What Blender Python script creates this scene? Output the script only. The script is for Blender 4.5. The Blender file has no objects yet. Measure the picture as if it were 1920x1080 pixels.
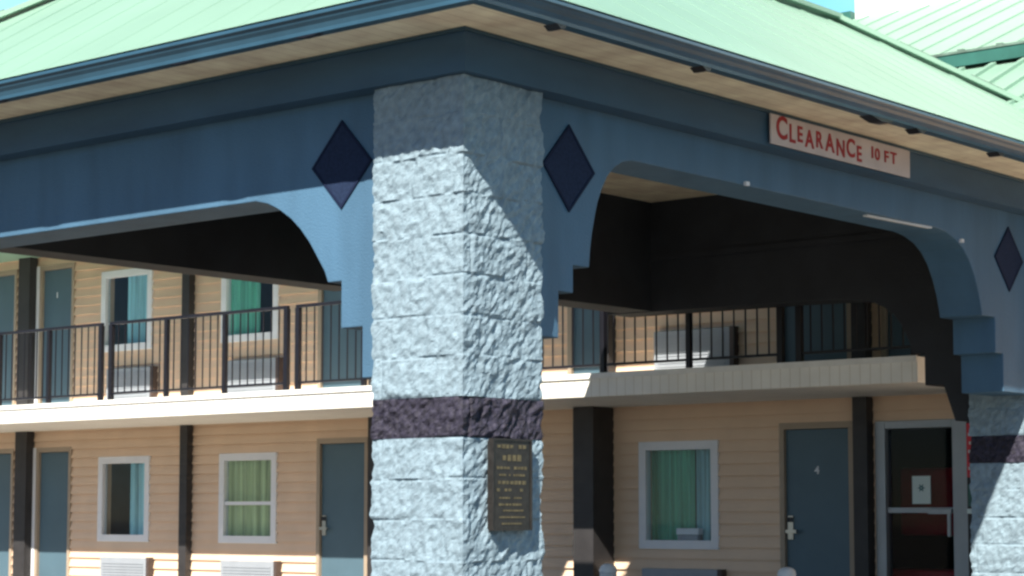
import bpy, math, random
from mathutils import Vector, noise, Matrix
random.seed(7)
S = bpy.context.scene
COL = S.collection
GZ = 1.45                     # eye height above the lot; shapes below are authored with the eye at z = 0

# ------------------------------------------------------------------ camera
cam = bpy.data.objects.new("camera", bpy.data.cameras.new("camera"))
COL.objects.link(cam)
cam.location = (0, 0, GZ)
cam.rotation_euler = (math.radians(90 + 4.953), 0, 0.6978)
cam.data.sensor_width = 36
cam.data.lens = 72.15
cam.data.shift_y = 89.6 / 1920
cam.data.clip_start = 0.1
cam.data.clip_end = 3000
S.camera = cam
# ------------------------------------------------------------------ light
SUN_DIR = Vector((-0.45, 1.045, -1.0)).normalized()     # the way the light travels
elev = math.asin(-SUN_DIR.z)
azim = math.atan2(-SUN_DIR.x, -SUN_DIR.y)
W = bpy.data.worlds.new("World"); S.world = W; W.use_nodes = True
nt = W.node_tree
sky = nt.nodes.new("ShaderNodeTexSky"); sky.sky_type = 'NISHITA'; sky.sun_disc = False
sky.sun_elevation = elev; sky.sun_rotation = azim
sky.air_density = 1.0; sky.dust_density = 0.0; sky.ozone_density = 6.0
bg = nt.nodes["Background"]; bg.inputs[1].default_value = 0.05
nt.links.new(sky.outputs[0], bg.inputs[0])
sl = bpy.data.lights.new("sun", 'SUN'); sl.energy = 5.0; sl.angle = math.radians(0.5); sl.color = (1.0, 0.925, 0.81)
so = bpy.data.objects.new("sun", sl); COL.objects.link(so); so.location = (5, -12, 20)
so.rotation_euler = SUN_DIR.to_track_quat('-Z', 'Y').to_euler()
S.view_settings.view_transform = 'Standard'; S.view_settings.look = 'None'
S.view_settings.exposure = 1.0; S.view_settings.gamma = 1
S.cycles.filter_width = 2.6
S.cycles.max_bounces = 8; S.cycles.diffuse_bounces = 4

# ------------------------------------------------------------------ materials
def mat(name, col, rough=0.6, var=0.12, scale=6.0, bump=0.0, bscale=60.0, metal=0.0, spec=0.4, streak=None):
    m = bpy.data.materials.new(name); m.use_nodes = True
    n = m.node_tree.nodes; l = m.node_tree.links
    b = n["Principled BSDF"]
    b.inputs["Roughness"].default_value = rough; b.inputs["Metallic"].default_value = metal
    b.inputs["Specular IOR Level"].default_value = spec
    tc = n.new("ShaderNodeTexCoord")
    mp = n.new("ShaderNodeMapping"); l.new(tc.outputs["Object"], mp.inputs[0])
    if streak: mp.inputs["Scale"].default_value = streak
    nz = n.new("ShaderNodeTexNoise"); nz.inputs["Scale"].default_value = scale; nz.inputs["Detail"].default_value = 5
    l.new(mp.outputs[0], nz.inputs["Vector"])
    rp = n.new("ShaderNodeValToRGB")
    rp.color_ramp.elements[0].position = 0.3; rp.color_ramp.elements[1].position = 0.7
    rp.color_ramp.elements[0].color = [c * (1 - var) for c in col] + [1]
    rp.color_ramp.elements[1].color = [min(1, c * (1 + var)) for c in col] + [1]
    l.new(nz.outputs[0], rp.inputs[0]); l.new(rp.outputs[0], b.inputs["Base Color"])
    if bump:
        n2 = n.new("ShaderNodeTexNoise"); n2.inputs["Scale"].default_value = bscale; n2.inputs["Detail"].default_value = 4
        l.new(tc.outputs["Object"], n2.inputs["Vector"])
        bp = n.new("ShaderNodeBump"); bp.inputs["Strength"].default_value = bump; bp.inputs["Distance"].default_value = 0.01
        l.new(n2.outputs[0], bp.inputs["Height"]); l.new(bp.outputs[0], b.inputs["Normal"])
    return m
M = {}
M['paint'] = mat("blue_paint", (0.062, 0.142, 0.232), 0.6, 0.13, 2.2, 0.35, 90, streak=(2.2, 2.2, 0.55))
M['stone'] = mat("blue_split_face_block", (0.215, 0.298, 0.358), 0.75, 0.20, 22, 0.5, 120)
M['band'] = mat("plum_split_face_block", (0.026, 0.024, 0.042), 0.7, 0.6, 38, 0.5, 120)
M['frieze'] = mat("slate_blue_fascia", (0.032, 0.085, 0.15), 0.55, 0.12, 2, 0.15, 50, streak=(1, 1, 4))
M['gutter'] = mat("dark_blue_gutter", (0.030, 0.082, 0.128), 0.35, 0.15, 3)
M['inside'] = mat("shade_darkened_boarding", (0.022, 0.026, 0.034), 0.7, 0.2, 3, 0.2, 40)  # blue canopy paint with its deep shade put into the colour
M['navy'] = mat("navy_frame", (0.010, 0.017, 0.045), 0.8, 0.1, 8, spec=0.12)
M['slate'] = mat("slate_panel", (0.016, 0.028, 0.065), 0.8, 0.2, 60, spec=0.12)
M['roof'] = mat("green_metal_roof", (0.225, 0.375, 0.29), 0.5, 0.06, 1.0, 0.0)
M['roof_dark'] = mat("dark_green_metal", (0.03, 0.12, 0.10), 0.5, 0.2, 4)
M['flash_shade'] = mat("grey_green_flashing_and_shade", (0.12, 0.18, 0.15), 0.5, 0.3, 8)
M['siding'] = mat("tan_vinyl_siding", (0.74, 0.555, 0.405), 0.55, 0.05, 2.5, 0.06, 30)
M['casing'] = mat("tan_casing", (0.36, 0.29, 0.22), 0.5, 0.05, 4)
M['white'] = mat("white_paint", (0.88, 0.87, 0.83), 0.5, 0.07, 2.5, streak=(3, 3, 0.4))
M['frame'] = mat("white_vinyl", (0.74, 0.76, 0.80), 0.4, 0.03, 5)
M['stucco'] = mat("white_stucco", (0.85, 0.85, 0.83), 0.7, 0.03, 5)
M['door'] = mat("teal_grey_door", (0.078, 0.137, 0.178), 0.45, 0.07, 2)
M['black'] = mat("black_metal", (0.0096, 0.0096, 0.0144), 0.4, 0.2, 6)
M['post'] = mat("dark_bronze_post", (0.0320, 0.0304, 0.0320), 0.5, 0.2, 6)
M['alu'] = mat("aluminium", (0.3570, 0.3910, 0.4250), 0.4, 0.06, 5, metal=0.3)
M['steel'] = mat("steel_lock", (0.45, 0.43, 0.38), 0.3, 0.1, 9, metal=0.8)
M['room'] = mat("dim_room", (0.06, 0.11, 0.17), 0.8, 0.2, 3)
M['cgreen'] = mat("green_curtain", (0.14, 0.46, 0.33), 0.8, 0.45, 3.5, streak=(6, 6, 0.15))
M['cbeige'] = mat("sage_curtain", (0.42, 0.50, 0.28), 0.8, 0.45, 3.5, streak=(6, 6, 0.15))
M['cteal'] = mat("pale_teal_curtain", (0.30, 0.55, 0.60), 0.8, 0.45, 3.5, streak=(6, 6, 0.15))
M['ac'] = mat("grey_white_louvre", (0.29, 0.32, 0.36), 0.5, 0.05, 5)
M['acdark'] = mat("brown_case_edge", (0.07, 0.05, 0.045), 0.6, 0.15, 8)
M['signw'] = mat("weathered_sign", (0.5580, 0.4950, 0.5040), 0.5, 0.10, 5)
M['red'] = mat("red_letters", (0.33, 0.012, 0.02), 0.5, 0.1, 8)
M['redpanel'] = mat("red_panel", (0.55, 0.02, 0.04), 0.35, 0.1, 8)
M['bronze'] = mat("bronze_plaque", (0.0298, 0.0272, 0.0255), 0.45, 0.3, 30, metal=0.3)
M['gold'] = mat("worn_gold", (0.12, 0.10, 0.055), 0.5, 0.35, 40, metal=0.2)
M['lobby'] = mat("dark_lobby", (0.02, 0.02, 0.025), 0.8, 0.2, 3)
M['lot'] = mat("old_asphalt", (0.1200, 0.1104, 0.0960), 0.9, 0.2, 2.0, 0.4, 60)
M['walk'] = mat("pale_concrete", (0.4320, 0.4050, 0.3600), 0.85, 0.12, 2.0, 0.2, 60)
M['paper'] = mat("paper", (0.62, 0.74, 0.74), 0.6, 0.03, 5)
M['tealink'] = mat("teal_ink", (0.03, 0.16, 0.19), 0.6, 0.1, 5)
M['bollard'] = mat("white_bollard", (0.72, 0.78, 0.82), 0.4, 0.04, 5)

# wood soffit: boards run along the eave outwards
def wood(name, col, axis, var=0.22):
    m = mat(name, col, 0.6, var, 3.0, 0.1, 40, streak=(1.5, 1.5, 1))
    n = m.node_tree.nodes; l = m.node_tree.links; b = n["Principled BSDF"]
    tc = [x for x in n if x.type == 'TEX_COORD'][0]
    wv = n.new("ShaderNodeTexWave"); wv.bands_direction = axis; wv.inputs["Scale"].default_value = 3.3; wv.wave_profile = 'SAW'
    l.new(tc.outputs["Object"], wv.inputs["Vector"])
    cr = n.new("ShaderNodeValToRGB"); cr.color_ramp.elements[0].position = 0.0; cr.color_ramp.elements[0].color = (0.72, 0.68, 0.62, 1)
    cr.color_ramp.elements[1].position = 0.12; cr.color_ramp.elements[1].color = (1, 1, 1, 1)
    l.new(wv.outputs[0], cr.inputs[0])
    mx = n.new("ShaderNodeMix"); mx.data_type = 'RGBA'; mx.blend_type = 'MULTIPLY'; mx.inputs[0].default_value = 1
    src = b.inputs["Base Color"].links[0].from_socket
    l.new(src, mx.inputs[6]); l.new(cr.outputs[0], mx.inputs[7]); l.new(mx.outputs[2], b.inputs["Base Color"])
    return m
M['ribbed'] = wood("ribbed_cream_fascia", (0.92, 0.90, 0.84), 'X', 0.05)
M['wood'] = wood("wood_soffit", (0.90, 0.76, 0.58), 'X')

def glass(name, tint, ior=1.4):
    m = bpy.data.materials.new(name); m.use_nodes = True
    n = m.node_tree.nodes; l = m.node_tree.links
    n.remove(n["Principled BSDF"]); out = n["Material Output"]
    tr = n.new("ShaderNodeBsdfTransparent"); tr.inputs[0].default_value = tint + (1,)
    gl = n.new("ShaderNodeBsdfGlossy"); gl.inputs["Roughness"].default_value = 0.03
    fr = n.new("ShaderNodeFresnel"); fr.inputs[0].default_value = ior
    mx = n.new("ShaderNodeMixShader")
    ge = n.new("ShaderNodeNewGeometry"); mu = n.new("ShaderNodeMath"); mu.operation = 'MULTIPLY_ADD'     # reflect once, on the outer face
    mu.inputs[1].default_value = -1; mu.inputs[2].default_value = 1; l.new(ge.outputs["Backfacing"], mu.inputs[0])
    m3 = n.new("ShaderNodeMath"); m3.operation = 'MULTIPLY'; l.new(fr.outputs[0], m3.inputs[0]); l.new(mu.outputs[0], m3.inputs[1])
    l.new(m3.outputs[0], mx.inputs[0]); l.new(tr.outputs[0], mx.inputs[1]); l.new(gl.outputs[0], mx.inputs[2])
    l.new(mx.outputs[0], out.inputs[0])
    return m
M['glass'] = glass("window_glass", (0.93, 0.97, 0.99), 1.45)
M['darkglass'] = glass("tinted_glass", (0.75, 0.77, 0.80), 1.25)

# ------------------------------------------------------------------ helpers
class MB:
    def __init__(s): s.v = []; s.f = []
    def add(s, vs, fs):
        k = len(s.v); s.v += [tuple(p) for p in vs]; s.f += [[i + k for i in q] for q in fs]; return s
    def box(s, x0, x1, y0, y1, z0, z1):
        return s.add([(x0,y0,z0),(x1,y0,z0),(x1,y1,z0),(x0,y1,z0),(x0,y0,z1),(x1,y0,z1),(x1,y1,z1),(x0,y1,z1)],
                     [(0,3,2,1),(4,5,6,7),(0,1,5,4),(1,2,6,5),(2,3,7,6),(3,0,4,7)])
    def prism(s, pts, axis, a0, a1):
        P = (lambda u, w, a: (a, u, w)) if axis == 'X' else ((lambda u, w, a: (u, a, w)) if axis == 'Y' else (lambda u, w, a: (u, w, a)))
        n = len(pts)
        vs = [P(u, w, a0) for u, w in pts] + [P(u, w, a1) for u, w in pts]
        fs = [list(range(n))[::-1], list(range(n, 2*n))] + [(i, (i+1) % n, n + (i+1) % n, n + i) for i in range(n)]
        return s.add(vs, fs)
    def bar(s, p, q, w, h):
        p = Vector(p); q = Vector(q); d = (q - p).normalized()
        up = Vector((0,0,1)) if abs(d.z) < .95 else Vector((0,1,0))
        r = d.cross(up).normalized() * (w/2); u = r.cross(d).normalized() * (h/2)
        vs = [p-r-u, p+r-u, p+r+u, p-r+u, q-r-u, q+r-u, q+r+u, q-r+u]
        return s.add(vs, [(0,1,2,3),(7,6,5,4),(0,4,5,1),(1,5,6,2),(2,6,7,3),(3,7,4,0)])
    def lathe(s, cx, cy, prof, n=20):
        k = len(s.v)
        for r, z in prof:
            for i in range(n):
                a = 2*math.pi*i/n; s.v.append((cx + r*math.cos(a), cy + r*math.sin(a), z))
        for j in range(len(prof)-1):
            for i in range(n):
                s.f.append([k+j*n+i, k+j*n+(i+1)%n, k+(j+1)*n+(i+1)%n, k+(j+1)*n+i])
        s.f.append([k+(len(prof)-1)*n+i for i in range(n)])
        return s
    def build(s, name, m, parent=None, smooth=False, bevel=0.0, m2=None, split=0):
        off = Vector((0, 0, 0)); p = parent
        while p: off += p.location; p = p.parent
        me = bpy.data.meshes.new(name)
        me.from_pydata([(x-off.x, y-off.y, z+GZ-off.z) for x, y, z in s.v], [], s.f)
        me.materials.append(m)
        if m2:
            me.materials.append(m2)
            for p_ in me.polygons[split:]: p_.material_index = 1
        import bmesh
        bm = bmesh.new(); bm.from_mesh(me); bmesh.ops.recalc_face_normals(bm, faces=bm.faces)
        bm.to_mesh(me); bm.free()
        if smooth: me.shade_smooth()
        o = bpy.data.objects.new(name, me); COL.objects.link(o)
        if parent: o.parent = parent
        if bevel:
            b = o.modifiers.new("bevel", 'BEVEL'); b.width = bevel; b.segments = 2; b.limit_method = 'ANGLE'
        return o
def tag(o, label, cat=None, group=None):
    o["label"] = label
    if cat: o["category"] = cat
    if group: o["group"] = group
    return o
def thing(name, loc, label, cat, group=None):
    o = bpy.data.objects.new(name, None); COL.objects.link(o); o.empty_display_size = 0.2
    o.location = (loc[0], loc[1], loc[2] + GZ)
    return tag(o, label, cat, group)
def copy_tree(o, parent=None):
    c = o.copy(); COL.objects.link(c)
    if parent: c.parent = parent
    for ch in list(o.children): copy_tree(ch, c)
    return c
def struct(o): o["kind"] = "structure"; return o

# ------------------------------------------------------------------ dimensions (metres)
XR, YF, CW = -6.673, 7.582, 0.6165       # outer faces of the corner column, its width
XIN, YIN = XR - CW, YF + CW              # inner edges of that column
YB = 14.05                               # near face of the far column
XL = -12.87                              # outer face of the left columns
REC, BT = 0.087, 0.335                   # beams recessed behind the columns, their thickness
ZF0, ZF1 = 2.192, 2.411                  # frieze
ZC = 2.66                                # inner ceiling
OV, ZG = 0.60, 2.365                     # eave overhang, gutter bottom
YW, YS = 16.164, 14.564                  # motel wall, balcony edge
ZS0, ZS1 = 1.043, 1.252                  # balcony slab
WALK = -1.12

# ------------------------------------------------------------------ ground
struct(MB().add([(-400,-200,-1.45),(400,-200,-1.45),(400,600,-1.45),(-400,600,-1.45)], [(0,1,2,3)]).build("parking_lot", M['lot']))
struct(MB().box(-34, 2, 14.9, YW + 0.4, -1.6, WALK).build("walkway", M['walk'], bevel=0.01))

# bright hazy summer sky low behind the buildings
b = MB(); n = 40; Rr = 1500
for i in range(n+1):
    an = math.radians(-75 + 150*i/n)
    for j in range(13):
        el = math.radians(-1 + 36*j/12)
        b.v.append((Rr*math.sin(an)*math.cos(el) - 300, Rr*math.cos(an)*math.cos(el), Rr*math.sin(el)))
for i in range(n):
    for j in range(12):
        b.f.append([i*13+j, (i+1)*13+j, (i+1)*13+j+1, i*13+j+1])
ms_ = bpy.data.materials.new("summer_sky"); ms_.use_nodes = True
n_ = ms_.node_tree.nodes; l_ = ms_.node_tree.links; n_.remove(n_["Principled BSDF"])
em = n_.new("ShaderNodeEmission"); tc_ = n_.new("ShaderNodeTexCoord"); nz_ = n_.new("ShaderNodeTexNoise"); nz_.inputs["Scale"].default_value = 0.004; nz_.inputs["Detail"].default_value = 6
cr_ = n_.new("ShaderNodeValToRGB"); cr_.color_ramp.elements[0].position = 0.45; cr_.color_ramp.elements[0].color = (0.17, 0.47, 0.62, 1)
cr_.color_ramp.elements[1].position = 0.75; cr_.color_ramp.elements[1].color = (0.33, 0.60, 0.66, 1)
l_.new(tc_.outputs["Object"], nz_.inputs["Vector"]); l_.new(nz_.outputs[0], cr_.inputs[0]); l_.new(cr_.outputs[0], em.inputs[0]); l_.new(em.outputs[0], n_["Material Output"].inputs[0])
struct(b.build("sky", ms_, smooth=True))

# ------------------------------------------------------------------ the portico
port = thing("portico", (XR - 2.7, 10.9, -GZ), "blue drive-through portico with green metal roof, stone columns and arched beams", "portico")

def split_face(x0, x1, y0, y1, z0, z1, res, amp, seed, zj=0.5795, course=0.203):
    """rough split-face block: a closed tube of small faces pushed in and out"""
    loop = []
    nx = max(2, round((x1-x0)/res)); ny = max(2, round((y1-y0)/res))
    for i in range(nx): loop.append((x0 + (x1-x0)*i/nx, y0, 0 if i else -1, -1))
    for i in range(ny): loop.append((x1, y0 + (y1-y0)*i/ny, 1, 0 if i else -1))
    for i in range(nx): loop.append((x1 - (x1-x0)*i/nx, y1, 0 if i else 1, 1))
    for i in range(ny): loop.append((x0, y1 - (y1-y0)*i/ny, -1, 0 if i else 1))
    nz = max(2, round((z1-z0)/res)); n = len(loop)
    b = MB(); sx = seed * 13.7
    for k in range(nz+1):
        z = z0 + (z1-z0)*k/nz
        c = (z - zj)/course; ci = math.floor(c); fr = c - ci
        dj = min(fr, 1-fr) * course
        for (x, y, ax, ay) in loop:
            h = x + y*0.9
            # chips lie on a slant and are longer than they are high
            q = Vector(((h*0.8 + z*0.6)*1.0 + sx + ci*3.1, (z*0.8 - h*0.6)*2.0, (x - y)*1.2))
            d = 0.62*noise.noise(q*3.4) + 0.66*(0.32 - abs(noise.noise(q*7.5))) + 0.40*noise.noise(q*17.0) + 0.20*noise.noise(q*38)
            d += 0.25*noise.noise(Vector((ci*5.3 + sx, math.floor((h + ci*.2)/.4)*2.7, 1.3)))
            d *= amp
            if dj < 0.011 and noise.noise(Vector((h*2.2, ci*4.1, sx))) > 0.08: d = d*0.7 - amp*0.35*(1 - dj/0.011)
            hv = h + (0.2 if ci % 2 else 0.0); fv = (hv/0.4) % 1.0; dv = min(fv, 1-fv)*0.4
            if dv < 0.009 and noise.noise(Vector((z*3.0, ci*2.2, sx+4))) > -0.15: d = d*0.75 - amp*0.30*(1 - dv/0.009)
            f = 0.75 if ax and ay else 1.0
            b.v.append((x + ax*d*f, y + ay*d*f, z))
    for k in range(nz):
        for i in range(n):
            j = (i+1) % n
            b.f.append([k*n+i, k*n+j, (k+1)*n+j, (k+1)*n+i])
    b.f.append([nz*n+i for i in range(n)]); b.f.append([i for i in range(n)][::-1])
    return b

def column(x0, y0, res, seed, label=None):
    x1, y1 = x0 + CW, y0 + CW
    c = split_face(x0, x1, y0, y1, -1.45, 0.3765, res, 0.021, seed).build("column", M['stone'], port)
    if label: c["label"] = label
    split_face(x0-.002, x1+.002, y0-.002, y1+.002, 0.3775, 0.5785, res, 0.032, seed+1).build("band", M['band'], c)
    split_face(x0, x1, y0, y1, 0.5795, ZF0-0.003, res, 0.021, seed+2).build("shaft", M['stone'], c)
    return c
column(XIN, YF, 0.0105, 1, "nearest column, pale blue rough stone with a plum band")
column(XR - CW, YB, 0.014, 5, "far column with a slanting shadow across it")
column(XL, YF, 0.05, 9)

# arched beams -------------------------------------------------------------
TOP = ZC
def arc(pts): return pts
front = [(XIN+.05, TOP), (XIN+.05, 0.703)]
left_c = [(0.162,0.703),(0.162,0.972),(0.318,0.972),(0.318,1.222),(0.418,1.222),(0.445,1.285),(0.505,1.37),(0.56,1.448),(0.63,1.525),(0.705,1.59),(0.80,1.65),(0.89,1.69),(0.985,1.712)]
front += [(XIN - a, z) for a, z in left_c]
front += [(XL+CW + a, z) for a, z in reversed(left_c)] + [(XL+CW-.05, 0.703), (XL+CW-.05, TOP)]
bf = MB().prism(front, 'Y', YF+REC, YF+REC+BT).build("arch_beam", M['paint'], port, bevel=0.006)

right = [(YIN-.05, TOP), (YIN-.05, 0.925),
         (8.447,0.925),(8.447,1.175),(8.572,1.175),(8.572,1.325),(8.712,1.325),(8.722,1.42),(8.738,1.51),(8.762,1.60),(8.79,1.69),(8.83,1.77),(8.88,1.845),(8.94,1.90),(9.01,1.94),(9.10,1.962),
         (12.60,1.962),(12.75,1.945),(12.88,1.91),(12.99,1.855),(13.08,1.775),(13.15,1.68),(13.205,1.57),(13.24,1.47),(13.255,1.405),
         (13.45,1.405),(13.45,1.15),(13.565,1.15),(13.565,0.875),(YB+.05,0.875),(YB+.05,TOP)]
MB().prism(right, 'X', XR-REC-BT, XR-REC).build("arch_beam", M['paint'], port, bevel=0.006)

back = [(XIN+.05, TOP), (XIN+.05, 0.703)]
bo = 7.689 - 7.289
back += [(XIN - a, z) for a, z in left_c[:5]]
back += [(-7.715,1.26),(-7.76,1.36),(-7.80,1.445),(-7.87,1.53),(-7.95,1.59),(-8.03,1.63),(-8.15,1.662),(-8.35,1.68),(-8.86,1.69)]
back += [(-10.64, 1.70), (-10.64, TOP)]
back = [(x*1.0127, z*1.0127) if 0.8 < z < 2 else (x, z) for x, z in back]
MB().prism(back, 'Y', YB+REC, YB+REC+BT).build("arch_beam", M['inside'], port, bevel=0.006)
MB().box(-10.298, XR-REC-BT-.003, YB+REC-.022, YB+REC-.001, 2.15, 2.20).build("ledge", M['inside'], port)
MB().box(XL+REC+BT+.002, -10.302, 10.602, 12.5, ZC+.001, ZC+.04).box(XL+REC+BT+.002, -11.4, 12.502, 14.4, ZC+.001, ZC+.04).build("sun_block_slab", M['inside'], port)  # added unseen slabs that keep sun off the cross beam
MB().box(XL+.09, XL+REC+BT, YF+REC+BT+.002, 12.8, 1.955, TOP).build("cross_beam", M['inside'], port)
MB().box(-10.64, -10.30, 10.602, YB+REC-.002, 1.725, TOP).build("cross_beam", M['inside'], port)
MB().box(XL+REC+BT, XR-REC-BT, YF+REC+BT, 10.60, ZC, ZC+.03).box(-10.298, XR-REC-BT, 10.602, YB+REC, ZC, ZC+.03).build("ceiling", M['wood'], port)

# diamonds -----------------------------------------------------------------
def diamond(axis, a, face, sgn, par_label=None):
    dw, dh, t = 0.224, 0.238, 0.009
    ring = MB(); k = 0.91
    out = [(a-dw,1.844),(a,1.844-dh),(a+dw,1.844),(a,1.844+dh)]
    inn = [(a-dw*k,1.844),(a,1.844-dh*k),(a+dw*k,1.844),(a,1.844+dh*k)]
    for i in range(4):
        j = (i+1) % 4
        ring.prism([out[i], out[j], inn[j], inn[i]], axis, face, face + sgn*t)
    r = ring.build("diamond", M['navy'], port)
    MB().prism(inn, axis, face, face + sgn*0.006).build("panel", M['slate'], r)
diamond('Y', -7.605, YF+REC, -1)
diamond('X', 8.532, XR-REC, 1)
diamond('X', 13.68, XR-REC, 1)
diamond('Y', XL+CW+.32, YF+REC, -1)

# frieze, soffit, gutter ---------------------------------------------------
E_ = 0.052
fz = MB()
fz.box(XL-E_, XR+E_, YF-E_, YF+REC-.003, ZF0, ZF1)
fz.box(XR-REC+.003, XR+E_, YF+REC-.003, YB+CW+E_, ZF0, ZF1)
fz.box(XL-E_, XL+REC-.003, YF+REC-.003, 12.8, ZF0, ZF1)
fz.box(-10.6, XR-REC+.003, YB+CW-.05, YB+CW+E_, ZF0, ZF1)
fz.build("frieze", M['frieze'], port)
tr = MB()
tr.box(XL-E_-.014, XR+E_+.014, YF-E_-.014, YF-E_, ZF1-.02, ZF1-.002)
tr.box(XR+E_, XR+E_+.014, YF-E_, YB+CW, ZF1-.02, ZF1-.002)
tr.build("trim_strip", M['gutter'], port)

FX0, FX1, FY0, FY1 = -13.2, XR+OV, YF-OV, 16.2     # eave footprint, rear left corner cut back unseen so sun reaches the slab
NX, NY = -10.60, 10.6
sf = MB()
sf.box(FX0+.03, FX1-.03, FY0+.03, YF+REC, ZF1, ZF1+.018)
sf.box(XR-REC, FX1-.03, YF+REC, FY1-.03, ZF1, ZF1+.018)
sf.box(FX0+.03, XL+REC, YF+REC, NY-.03, ZF1, ZF1+.018)
sf.build("soffit", M['wood'], port)

foot = [(FX0,NY),(FX0,FY0),(FX1,FY0),(FX1,FY1),(NX,FY1),(NX,NY)]
prof = [(-0.10,2.485),(-0.085,2.495),(-0.01,2.470),(0.004,2.462),(0.006,2.446),(-0.006,2.438),(-0.012,2.425),(-0.026,2.408),(-0.034,2.385),(-0.034,2.366),(-0.10,2.366)]
def sweep(path, prof):
    n = len(path); b = MB(); P = [Vector(p) for p in path]
    for i in range(n):
        d0 = (P[i]-P[i-1]).normalized(); d1 = (P[(i+1)%n]-P[i]).normalized()
        n0 = Vector((d0.y,-d0.x)); n1 = Vector((d1.y,-d1.x))
        m = (n0+n1) / (1 + n0.dot(n1))
        for o, z in prof: b.v.append((P[i].x + m.x*o, P[i].y + m.y*o, z))
    k = len(prof)
    for i in range(n):
        j = (i+1) % n
        for a in range(k):
            c = (a+1) % k
            b.f.append([i*k+a, j*k+a, j*k+c, i*k+c])
    return b
sweep(foot, prof).build("gutter", M['gutter'], port)
for (a, w) in ((-7.22,.09),(-8.16,.11),(-9.8,.12)):  # black lumps for brackets and for tapered shadows under the gutter
    MB().prism([(a-w,2.366),(a+w,2.366),(a+w*.6,2.359),(a-w*.2,2.356)], 'Y', FY0+.036, FY0+.075).build("gutter_bracket_and_shade", M['black'], port)
for (a, w) in ((7.66,.038),(8.9,.042),(10.75,.14),(11.22,.06),(12.29,.05),(13.4,.05)):
    MB().prism([(a-w,2.366),(a+w,2.366),(a+w*.7,2.349),(a-w*.1,2.344)], 'X', FX1-.12, FX1-.035).build("gutter_bracket_and_shade", M['black'], port)

# roof ---------------------------------------------------------------------
ZE, PI_ = 2.475, 0.63
def zr(d): return ZE + PI_*d
A=(FX0,FY0,ZE); B=(FX1,FY0,ZE); C=(FX1,FY1,ZE); D=(NX,FY1,ZE); E2=(NX,NY,ZE); F=(FX0,NY,ZE)
hm=(FX1-FX0)/2; xm=(FX0+FX1)/2; P1=(xm,FY0+hm,zr(hm)); P2=(xm,NY,zr(hm))
hq=(FX1-NX)/2; xq=(NX+FX1)/2; Q1=(xq,NY,zr(hq)); Q2=(xq,FY1-hq,zr(hq))
rf = MB()
for poly in ((A,B,P1),(A,P1,P2,F),(B,C,Q2,Q1,P2,P1),(C,D,Q2),(D,E2,Q1,Q2),(F,P2,Q1,E2)):
    rf.add(poly, [list(range(len(poly)))])
sm = rf
x = FX0 + .25
while x < FX1-.1:
    t = min(x-FX0, FX1-x)
    if t > .1: sm.bar((x,FY0+.01,ZE+.002),(x,FY0+t,zr(t)+.002),.030,.009)
    x += .405
y = FY0 + .3
while y < FY1-.1:
    t = min(y-FY0, hm if y < NY else hq, FY1-y)
    if t > .1: sm.bar((FX1-.01,y,ZE+.002),(FX1-t,y,zr(t)+.002),.030,.009)
    y += .405
roof = rf.build("roof", M['roof'], port)
cp = MB()
for p, q in ((A,P1),(B,P1),(C,Q2),(D,Q2),(P1,P2),(Q1,Q2)):
    cp.bar((p[0],p[1],p[2]+.03),(q[0],q[1],q[2]+.03),.15,.035)
cp.build("hip_cap", M['roof'], roof)
for p, q, segs in ((C,Q2,((.12,.2),(.30,.37),(.43,.53),(.58,.66),(.74,.84))),(A,P1,((.3,.42),(.5,.62),(.7,.8)))):
    p = Vector(p); q = Vector(q)
    for a, b in segs:
        MB().bar(p.lerp(q,a)+Vector((0,0,.058)), p.lerp(q,b)+Vector((0,0,.058)), .05, .03).build("hip_shadow_dash", M['flash_shade'], roof)  # dark dashes standing for the shadows under the hip cap

# small white clips on the right beam
for yy, zz in ((10.24,1.968),(12.95,1.90)):
    MB().box(XR-REC, XR-REC+.02, yy-.018, yy+.018, zz-.008, zz+.015).build("cable_clip", M['frame'], port)
MB().bar((XR-REC-.06, 11.75, 1.955),(XR-REC-.02, 12.55, 1.955), .035, .01).build("lit_soffit_strip", M['frame'], port)  # white strip painted in for the lit patch of the arch soffit

# ------------------------------------------------------------------ clearance sign and plaque
def text_mesh(txt, size, name, m, parent, place, depth=0.004, jitter=0.0, tweak=None):
    """letters as one mesh; place(u, v, w) turns text coordinates into world"""
    b = MB(); u0 = 0.0
    for i, ch in enumerate(txt):
        if ch == ' ': u0 += size*0.42; continue
        cu = bpy.data.curves.new("t", 'FONT'); cu.body = ch; s = size*(tweak[i] if tweak else 1); cu.size = s; cu.extrude = depth; cu.offset = 0.0032*s/0.15
        o = bpy.data.objects.new("t", cu); COL.objects.link(o)
        dg = bpy.context.evaluated_depsgraph_get(); me = bpy.data.meshes.new_from_object(o.evaluated_get(dg))
        xs = [v.co.x for v in me.vertices]; dv = random.uniform(-jitter, jitter)
        b.add([place(u0 + v.co.x - min(xs), v.co.y + dv, v.co.z) for v in me.vertices], [list(p.vertices) for p in me.polygons])
        u0 += max(xs)-min(xs) + size*0.17
        bpy.data.objects.remove(o); bpy.data.curves.remove(cu); bpy.data.meshes.remove(me)
    return b, u0
SX = XR + E_
sg = thing("clearance_sign", (SX, 11.1, 2.2), "pale clearance sign with uneven red letters fixed to the right fascia", "sign")
MB().box(SX+.016, SX+.028, 10.27, 11.95, 2.205, 2.386).build("panel", M['signw'], sg, bevel=0.003)
def pl(u, v, w): return (SX+.0285+w, 10.33 + u, 2.255 + v - 0.01*u)
b, uw = text_mesh("CLEARANCE", 0.158, "l", M['red'], sg, pl, 0.003, 0.016, [1.2,.98,.86,.96,.9,1.0,.94,1.02,.88])
k = 1.02/uw
b.v = [(x, 10.33 + (y-10.33)*k, z) for x, y, z in b.v]
b.build("lettering", M['red'], sg)
def pl2(u, v, w): return (SX+.0285+w, 11.45 + u*1.25, 2.275 + v - 0.01*u)
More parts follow.
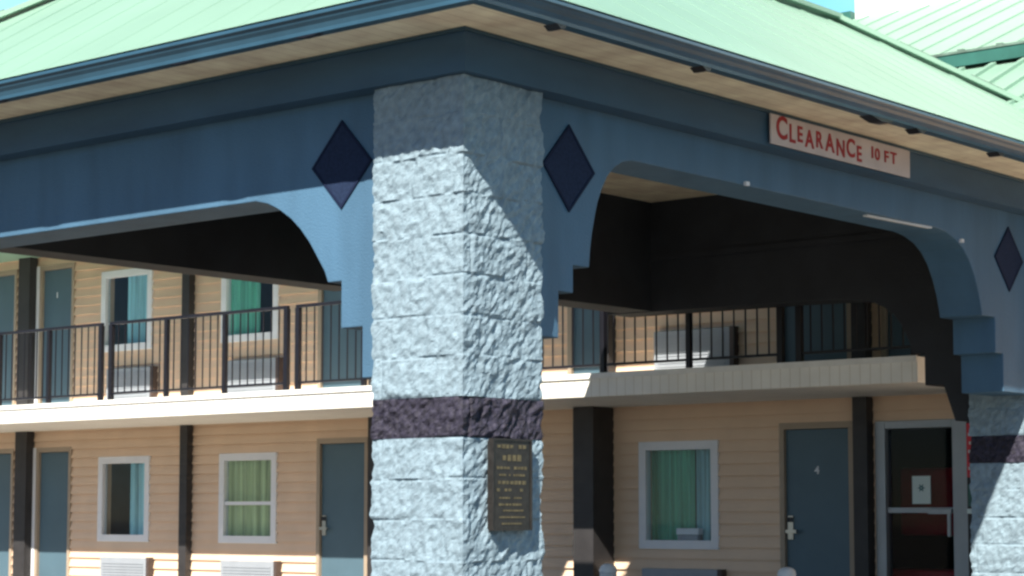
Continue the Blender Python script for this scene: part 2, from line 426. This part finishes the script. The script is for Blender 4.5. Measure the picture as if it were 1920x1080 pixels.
b2, w2 = text_mesh("10", 0.105, "l", M['red'], sg, pl2, 0.003, 0.006)
b2.build("lettering", M['red'], sg)
b2, _ = text_mesh("FT", 0.105, "l", M['red'], sg, lambda u, v, w: pl2(u + w2 + .03, v, w), 0.003, 0.006)
b2.build("lettering", M['red'], sg)

pq = thing("plaque", (XR+.03, 7.9, -0.08), "tall bronze plaque with worn gold lines on the nearest column", "plaque")
rim = MB()
rim.box(XR+.02, XR+.051, 7.752, 7.762, -.084, .374).box(XR+.02, XR+.051, 8.048, 8.058, -.084, .374).box(XR+.02, XR+.051, 7.762, 8.048, -.084, -.074).box(XR+.02, XR+.051, 7.762, 8.048, .364, .374)
rim.build("rim", M['bronze'], pq)
gl = MB().box(XR+.005, XR+.045, 7.7622, 8.0478, -0.0738, 0.3638)
rows = [(.335,.020,.23,7),(.278,.034,.15,4),(.228,.016,.24,9),(.192,.012,.20,11),(.155,.020,.22,7),(.118,.018,.24,8),(.078,.010,.20,9),(.045,.012,.21,8),(.015,.010,.18,9),(-.018,.010,.20,9),(-.05,.009,.16,7)]
for z, h, w, n in rows:
    yy = 7.905 - w/2; cw = w/n
    for i in range(n):
        if random.random() < .12: continue
        hh = h*random.uniform(.7,1.0)
        gl.box(XR+.0452, XR+.048, yy+i*cw+cw*.1, yy+i*cw+cw*random.uniform(.65,.9), z-hh/2, z+hh/2)
gl.build("plate", M['bronze'], pq, m2=M['gold'], split=6)

# ------------------------------------------------------------------ the motel
motel = thing("motel_building", (-15, YW, -GZ), "two-storey motel with tan siding, white balcony edge and teal-grey doors", "motel")

WINX = [(-20.16,-19.24),(-17.955,-17.035),(-11.90,-11.01)]
DOORX = [(-22.72,-21.92),(-21.40,-20.74),(-16.345,-15.60),(-12.78,-12.36),(-10.285,-9.545)]
GLX = (-9.26,-8.43); SHADEX = (-9.2,-8.42)
ST = 2.325                                              # storey height
def wall_mesh(x0, x1, z0, z1, holes, zref, lap=0.112, y=YW):
    b = MB()
    xs = sorted(set([x0, x1] + [h[0] for h in holes] + [h[1] for h in holes]))
    zs = set([z0, z1] + [h[2] for h in holes] + [h[3] for h in holes])
    k = math.ceil((z0-zref)/lap)
    while zref + k*lap < z1:
        zs.add(round(zref + k*lap, 5)); k += 1
    zs = sorted(zs)
    zs = [z for i, z in enumerate(zs) if i == 0 or z - zs[i-1] > 1e-4]
    def off(z, low):      # how far the board stands out at height z
        f = ((z - zref)/lap) % 1.0
        if low and f > 0.999: f = 0.0
        if not low and f < 0.001: f = 1.0
        return 0.028*(1-f)
    for i in range(len(xs)-1):
        xm_ = (xs[i]+xs[i+1])/2
        for j in range(len(zs)-1):
            zm = (zs[j]+zs[j+1])/2
            if any(h[0] < xm_ < h[1] and h[2] < zm < h[3] for h in holes): continue
            ya, yb = y-off(zs[j], True), y-off(zs[j+1], False)
            b.add([(xs[i],ya,zs[j]),(xs[i+1],ya,zs[j]),(xs[i+1],yb,zs[j+1]),(xs[i],yb,zs[j+1])], [(0,1,2,3)])
            if abs(ya-y) > .0279: b.add([(xs[i],ya,zs[j]),(xs[i+1],ya,zs[j]),(xs[i+1],y,zs[j]),(xs[i],y,zs[j])], [(3,2,1,0)])
    for h in holes:       # reveals
        d = 0.16; xa, xb, za, zb = h
        b.add([(xa,y,za),(xb,y,za),(xb,y,zb),(xa,y,zb),(xa,y+d,za),(xb,y+d,za),(xb,y+d,zb),(xa,y+d,zb)],
              [(0,1,5,4),(1,2,6,5),(2,3,7,6),(3,0,4,7)])
    b.add([(x0,y+.3,z0),(x1,y+.3,z0),(x1,y+.3,z0+.01),(x0,y+.3,z0+.01)], [(0,1,2,3)])
    return b
WZ = (-0.319, 0.675)
holes1 = [(a, b, WZ[0], WZ[1]) for a, b in WINX] + [(a, b, WALK+.01, 0.802) for i, (a, b) in enumerate(DOORX) if i != 3] + [(GLX[0], GLX[1], WALK+.01, 0.80)]
holes2 = [(a, b, WZ[0]+ST, WZ[1]+ST-.03) for a, b in WINX] + [(a, b, ZS1+.01, 0.80+ST) for a, b in DOORX + [SHADEX]]
wall_mesh(-30, -3, WALK, ZS0, holes1, -1.1).build("wall", M['siding'], motel)
wall_mesh(-30, -3, ZS1, 3.5, holes2, ZS1).build("wall", M['siding'], motel)
MB().box(-30, -3, YW+3.0, YW+3.1, WALK, 3.5).build("rear_wall", M['lobby'], motel)
MB().box(-30, -8.0, YS, YW-.02, ZS0, ZS1).build("balcony_floor", M['ribbed'], motel, bevel=0.008)
MB().box(-30, -8.0, YS-.02, YS+.0, ZS1-.045, ZS1+.004).build("drip_edge", M['white'], motel)
MB().box(-30, -3, YW, YW+3.0, ZS0+.02, ZS1-.02).build("floor_slab", M['lobby'], motel)
# main roof
mr = MB().prism([(14.30,3.27),(14.30,3.40),(20.0,4.62),(25.7,3.40),(25.7,3.27)], 'X', -30.6, -8.96).build("roof", M['roof'], motel)
MB().box(-30.6,-8.96,14.26,14.297,3.25,3.41).build("fascia", M['roof_dark'], mr)

# pilasters
PIL = [(-21.72,.235,.12),(-18.58,.13,.09),(-15.47,.17,.12),(-12.48,.247,.33),(-9.463,.142,.12)]
for i, (x, w, d) in enumerate(PIL):
    MB().box(x, x+w, YW-.02-d, YW-.016, WALK, ZS0-.003).build("pilaster", M['post'], motel)
    d2 = min(d, .12); x2 = x if i != 3 else -12.31
    MB().box(x2, x2+(w if i != 3 else .11), YW-.02-d2, YW-.016, ZS1+.003, 3.5).build("pilaster", M['post'], motel)

# windows ------------------------------------------------------------------
def curtain(x0, x1, z0, z1, m, par, y, folds=7, amp=.022):
    b = MB(); n = 60
    for i in range(n+1):
        t = i/n; x = x0 + (x1-x0)*t
        yy = y + amp*math.sin(t*folds*2*math.pi + .6*math.sin(t*9)) + .25*amp*math.sin(t*31)
        b.v += [(x, yy, z0), (x, yy, z1)]
    for i in range(n): b.f.append([2*i, 2*i+2, 2*i+3, 2*i+1])
    return b.build("curtain", m, par, smooth=True)
def window(a, bx, z0, z1, curtains, label, sash=False, cy=.06):
    f = MB(); w = .065; y0, y1 = YW-.034, YW+.05
    f.box(a-.02, a+w, y0, y1, z0-.02, z1+.02); f.box(bx-w, bx+.02, y0, y1, z0-.02, z1+.02)
    f.box(a+w, bx-w, y0, y1, z1-w, z1+.02); f.box(a+w, bx-w, y0, y1, z0-.02, z0+w)
    o = f.build("window", M['frame'], motel, bevel=0.004); o["label"] = label
    MB().box(a+w-.003, bx-w+.003, YW+.012, YW+.017, z0+w-.003, z1-w+.003).build("pane", M['glass'], o)
    ins = MB()
    ins.box(a+w-.012, a+w, YW-.006, YW+.03, z0+w, z1-w); ins.box(bx-w, bx-w+.012, YW-.006, YW+.03, z0+w, z1-w)
    if sash:
        zm = z0 + (z1-z0)*.44
        MB().box(a+w, bx-w, YW-.012, YW+.03, zm-.02, zm+.02).build("sash_bar", M['frame'], o)
    for (t0, t1, m, fo) in curtains:
        curtain(a+(bx-a)*t0, a+(bx-a)*t1, z0+.02, z1+.04, M[m], o, YW+cy, fo)
    return o
W0, W1 = WZ; U0, U1 = W0+ST, W1+ST-.03
window(*WINX[0], W0, W1, [(.53,1.02,'cteal',4)], "lower window open on a dark room, teal curtain on one side")
window(*WINX[1], W0, W1, [(-.02,1.02,'cbeige',7)], "lower window with closed sage curtain and a sash bar", True)
window(*WINX[2], W0, W1, [(-.14,.58,'cgreen',5),(.60,.90,'cteal',2)], "lower window with green curtain, right of the column", cy=.155)
window(*WINX[0], U0, U1, [(.42,1.02,'cteal',4)], "upper window, black on one side")
window(*WINX[1], U0, U1, [(-.02,.60,'cgreen',6)], "upper window with green curtain")
window(*WINX[2], U0, U1, [(-.02,1.02,'cgreen',6)], "upper window behind the portico beam")
# rooms behind the windows
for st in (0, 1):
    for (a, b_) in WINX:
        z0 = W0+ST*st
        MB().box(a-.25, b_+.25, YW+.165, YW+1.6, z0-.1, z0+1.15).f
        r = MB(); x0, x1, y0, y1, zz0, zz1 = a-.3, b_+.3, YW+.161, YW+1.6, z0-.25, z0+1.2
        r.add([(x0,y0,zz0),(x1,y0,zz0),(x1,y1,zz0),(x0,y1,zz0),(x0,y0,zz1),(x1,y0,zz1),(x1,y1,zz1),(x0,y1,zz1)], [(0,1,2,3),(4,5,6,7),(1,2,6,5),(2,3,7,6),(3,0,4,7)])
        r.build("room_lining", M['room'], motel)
# white box on the sill of the right-hand window
bx = thing("white_box", (-11.32, YW+.1, -.26), "small white box standing inside the lower window behind the portico", "box")
MB().box(-11.52,-11.26,YW+.03,YW+.11,-.2,-.14).build("lid", M['frame'], bx, bevel=.004)
MB().box(-11.51,-11.27,YW+.035,YW+.105,-.253,-.202).build("body", M['ac'], bx, bevel=.004)

# doors --------------------------------------------------------------------
def door(a, b_, z0, z1, num, hinge='R', lock=True):
    fr = MB(); t = .028
    fr.box(a-.02, a+t, YW-.032, YW+.06, z0, z1+.03); fr.box(b_-t, b_+.02, YW-.032, YW+.06, z0, z1+.03); fr.box(a+t, b_-t, YW-.032, YW+.06, z1-t, z1+.03)
    d = MB().box(a+t+.003, b_-t-.003, YW+.004, YW+.045, z0+.004, z1-t-.003).build("door", M['door'], motel, bevel=.004)
    fr.build("door_frame", M['casing'], d)
    if hinge == 'L': MB().box(a-.075, a-.021, YW-.04, YW-.0145, z0, z1+.03).build("edge_strip", M['frame'], d)
    if lock:
        lx = a+t+.05; lk = MB()
        lk.box(lx-.03, lx+.03, YW-.012, YW+.003, z0+.87, z0+1.09)
        lk.build("lock", M['steel'], d, bevel=.004)
        h2 = MB(); h2.box(lx-.022, lx+.09, YW-.06, YW-.035, z0+.93, z0+.96); h2.box(lx-.014, lx+.014, YW-.036, YW-.0125, z0+.93, z0+.96)
        h2.build("handle", M['steel'], d)
        MB().box(lx-.03, lx+.03, YW-.017, YW-.0125, z0+1.03, z0+1.075).build("key_reader", M['black'], d)
    if num:
        zc = z0 + 1.47; xc = (a+b_)/2 - .01
        bb, uw = text_mesh(num, .10, "n", M['frame'], d, lambda u, v, w: (xc-.025+u, YW+.002-w, zc+v), .002)
        bb.build("number", M['frame'], d)
for i, (a, b_) in enumerate(DOORX):
    if i != 3: door(a, b_, WALK+.012, 0.802, ("4" if i == 4 else ("1" if i == 0 else "")) , 'L' if i in (1,) else 'R', i in (2, 4))
    door(a, b_, ZS1+.012, 0.80+ST, "1" if i < 2 else "", 'L' if i in (1,) else 'R', False)

door(SHADEX[0], SHADEX[1], ZS1+.012, 0.80+ST, "", 'R', False)  # added door whose dark colour stands for shade on the upper wall
# glazed entrance ----------------------------------------------------------
a, b_ = GLX; g = MB(); z0, z1 = WALK+.012, .80
g.box(a-.03, a+.07, YW-.05, YW+.06, z0, z1+.02); g.box(b_-.10, b_+.05, YW-.05, YW+.06, z0, z1+.02); g.box(a+.07, b_-.10, YW-.05, YW+.06, z1-.05, z1+.02)
g.box(a+.07, b_-.10, YW-.02, YW+.04, 0.005, 0.055)
gd = g.build("glass_door", M['alu'], motel, bevel=.005); gd["label"] = "glazed entrance door in an aluminium frame"
MB().box(a+.07, b_-.10, YW+.01, YW+.016, z0, .003).build("pane", M['darkglass'], gd)
MB().box(a+.07, b_-.10, YW+.01, YW+.016, .057, z1-.052).build("pane", M['darkglass'], gd)
h = MB(); h.box(b_-.33, b_-.105, YW-.075, YW-.05, -.005, .04); h.box(b_-.145, b_-.115, YW-.075, YW-.05, -.2, -.006)
h.build("push_bar", M['alu'], gd, bevel=.003)
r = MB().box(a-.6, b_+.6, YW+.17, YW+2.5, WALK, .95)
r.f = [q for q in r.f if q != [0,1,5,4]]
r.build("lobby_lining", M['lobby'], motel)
nt_ = thing("paper_notice", (-8.86, YW, .2), "pale paper notice with a teal mark taped to the glass door", "notice")
MB().box(-8.952, -8.772, YW+.003, YW+.008, .085, .33).build("sheet", M['paper'], nt_)
MB().lathe(0,0,[(.0,0)],3)
k = MB(); kx, kz = -8.862, .225
for i in range(6):
    an = i*math.pi/3
    k.prism([(kx+.012*math.cos(an-.9), kz+.012*math.sin(an-.9)),(kx+.04*math.cos(an), kz+.04*math.sin(an)),(kx+.012*math.cos(an+.9), kz+.012*math.sin(an+.9))],'Y',YW+.0005,YW+.0028)
k.build("printed_mark", M['tealink'], nt_)
refl = thing("reflection_bench", (-8.9, YW+1.4, WALK), "added red bench standing in for a reflection in the glass entrance door", "reflection stand-in")
MB().box(-9.5,-8.3,YW+.75,YW+.85,-.2,.42).build("backrest", M['redpanel'], refl, bevel=.03)  # red shapes added to imitate a reflection in the door glass
MB().box(-9.5,-8.3,YW+.3,YW+.75,-.65,-.5).build("seat", M['redpanel'], refl, bevel=.02)
lg = MB()
for xx in (-9.45,-8.4): MB().box(xx,xx+.05,YW+.35,YW+.7,WALK,-.65).build("leg", M['black'], refl)

# ------------------------------------------------------------------ air conditioners
def aircon(x0, x1, z1, label):
    z0 = z1 - .40; yb = YW-.016; y0 = YW-.10
    t = thing("air_conditioner", ((x0+x1)/2, yb, z0), label, "air conditioner", "air conditioners under the windows")
    MB().box(x0, x1-.05, y0, yb, z0, z1).build("case", M['ac'], t, bevel=.008)
    MB().box(x1-.048, x1, y0-.004, yb, z0, z1+.004).build("side_cover", M['acdark'], t)
    g = MB()
    for i in range(9): g.box(x0+.05, x1-.10, y0-.008, y0-.0005, z0+.05+i*.034, z0+.066+i*.034)
    g.build("grille", M['ac'], t)
aircon(-20.03,-19.12,-.525, "sunlit grey air conditioner under the lower dark window with teal curtain")
aircon(-17.86,-16.92,-.535, "sunlit grey air conditioner under the lower window with sage curtain")
aircon(-11.84,-10.91,-.525, "shaded blue-grey air conditioner under the lower window beside the plain numbered door")
aircon(-19.97,-19.10,-.56+ST, "air conditioner behind the railing, under the upper window that is half black")
aircon(-17.80,-16.92,-.56+ST, "air conditioner behind the railing, under the upper green-curtained window")
aircon(-11.68,-10.75,-.57+ST, "air conditioner half in sunlight behind the balcony railing under the portico beam")

# ------------------------------------------------------------------ balcony railings
RY = YS + .06; RT = 2.118; RB = ZS1 + .07
def railing(x0, x1, label):
    t = thing("balcony_railing", (x0, RY, ZS1), label, "railing", "black railing sections along the balcony")
    MB().box(x0-.02, x1+.02, RY-.02, RY+.02, RT-.018, RT+.014).build("top_rail", M['black'], t)
    MB().box(x0+.03, x1-.03, RY-.012, RY+.012, RB, RB+.022).build("bottom_rail", M['black'], t)
    L = x1-x0; np_ = max(2, round(L/.95)+1)
    px = [x0 + L*i/(np_-1) for i in range(np_)]
    for i, p in enumerate(px):
        w = .027 if i in (0, np_-1) else .022
        MB().box(p-w, p+w, RY-.024, RY+.024, ZS1+.003, RT-.019).build("post", M['black'], t)
    for i in range(np_-1):
        n = max(1, round((px[i+1]-px[i])/.112)-1)
        for k in range(1, n+1):
            q = px[i] + (px[i+1]-px[i])*k/(n+1)
            MB().box(q-.0055, q+.0055, RY-.0055, RY+.0055, RB+.023, RT-.019).build("baluster", M['black'], t)
    return t
r0 = railing(-21.085,-18.275, "railing section in front of the upper teal-curtained window, at the far end of the balcony")
for x, lab in ((-18.095,"railing section in front of the upper green-curtained window"),
               (-15.115,"railing section partly hidden behind the nearest stone column"),
               (-12.125,"railing section under the portico in front of the half-sunlit air conditioner"),):
    c = copy_tree(r0); c.location.x = x; c["label"] = lab
railing(-9.13,-8.05, "short last railing section in the dark beneath the portico arch")

# ------------------------------------------------------------------ the taller wing behind the portico, on the right
wing = thing("office_wing", (-5, 19, -GZ), "taller wing behind the portico with two green roof slopes and a white wall", "building")
X0, X1 = -11.72, 6.0
ZU, MU, YU = 4.115, 0.42, 16.5
s_ = MB().prism([(YU,ZU),(20.0,ZU+MU*3.5),(20.0,ZU-.1),(YU,ZU-.06)], 'X', X0, X1); x = X0+.2
while x < X1: s_.bar((x,YU,ZU+.004),(x,19.99,ZU+MU*3.49+.004),.03,.02); x += .38
up = s_.build("upper_roof", M['roof'], wing)
MB().box(X0, X1, YU-.10, YU-.003, ZU-.135, ZU-.02).build("eave_gutter", M['roof_dark'], up)
MB().box(X0, X1, YU-.11, YU-.02, ZU-.018, ZU+.004).build("eave_edge", M['flash_shade'], up)
tb = MB(); x = X0+.1
while x < X1: tb.box(x, x+.06, YU-.06, YU+.04, ZU+.005, ZU+.03); x += .38
tb.build("snow_clip", M['flash_shade'], up)
s_ = MB().prism([(14.7,3.16),(YU-.105,3.94),(YU-.105,3.80),(14.7,3.06)], 'X', -8.95, X1); x = -8.8
while x < X1: s_.bar((x,14.7,3.16+.012),(x,YU-.106,3.94+.012),.05,.035); x += .30
s_.build("lower_roof", M['roof'], wing)
MB().box(X0+.3, X1, YU+.4, YU+.5, 3.5, 4.2).build("wall", M['siding'], wing)
MB().box(X0+.02, X1, 20.003, 20.3, 3.2, 9.0).build("gable_wall", M['stucco'], wing)
MB().box(X0-.12, X0+.018, 19.9, 20.2, ZU+MU*3.5-.12, ZU+MU*3.5+.07).build("roof_end_cap", M['roof_dark'], up)

# ------------------------------------------------------------------ vending machine and bollards
vm = thing("vending_machine", (-7.6, 15.8, WALK), "red and black drinks machine half hidden behind the far column", "vending machine")
MB().box(-8.06,-7.18,15.47,16.10,WALK,.76).build("cabinet", M['black'], vm, bevel=.01)
MB().box(-8.045,-7.2,15.452,15.469,.30,.745).build("top_panel", M['redpanel'], vm)
for i in range(5): MB().box(-8.03+.01*(i%2),-7.98,15.447,15.4515,.36+i*.07,.385+i*.07).build("pale_mark", M['signw'], vm)
MB().box(-8.05,-7.3,15.45,15.469,.0,.04).build("white_strip", M['paper'], vm)
MB().box(-8.04,-7.4,15.452,15.469,.06,.24).build("button_panel", M['roof_dark'], vm)

def bollard(x, y, label):
    t = thing("bollard", (x, y, -1.45), label, "bollard", "white bollards under the portico")
    MB().lathe(x, y, [(.075,-1.45),(.075,-.50)], 24).build("pipe", M['bollard'], t, smooth=True)
    MB().lathe(x, y, [(.079,-.505),(.079,-.49),(.07,-.462),(.05,-.443),(.025,-.434),(.004,-.431)], 24).build("dome_cap", M['bollard'], t, smooth=True)
    return t
b1 = bollard(-9.075, 14.3, "white domed bollard in front of the plain door under the portico")
b2_ = copy_tree(b1); b2_.location.x = -10.90; b2_["label"] = "white domed bollard beside the grey base of the thick dark pilaster"
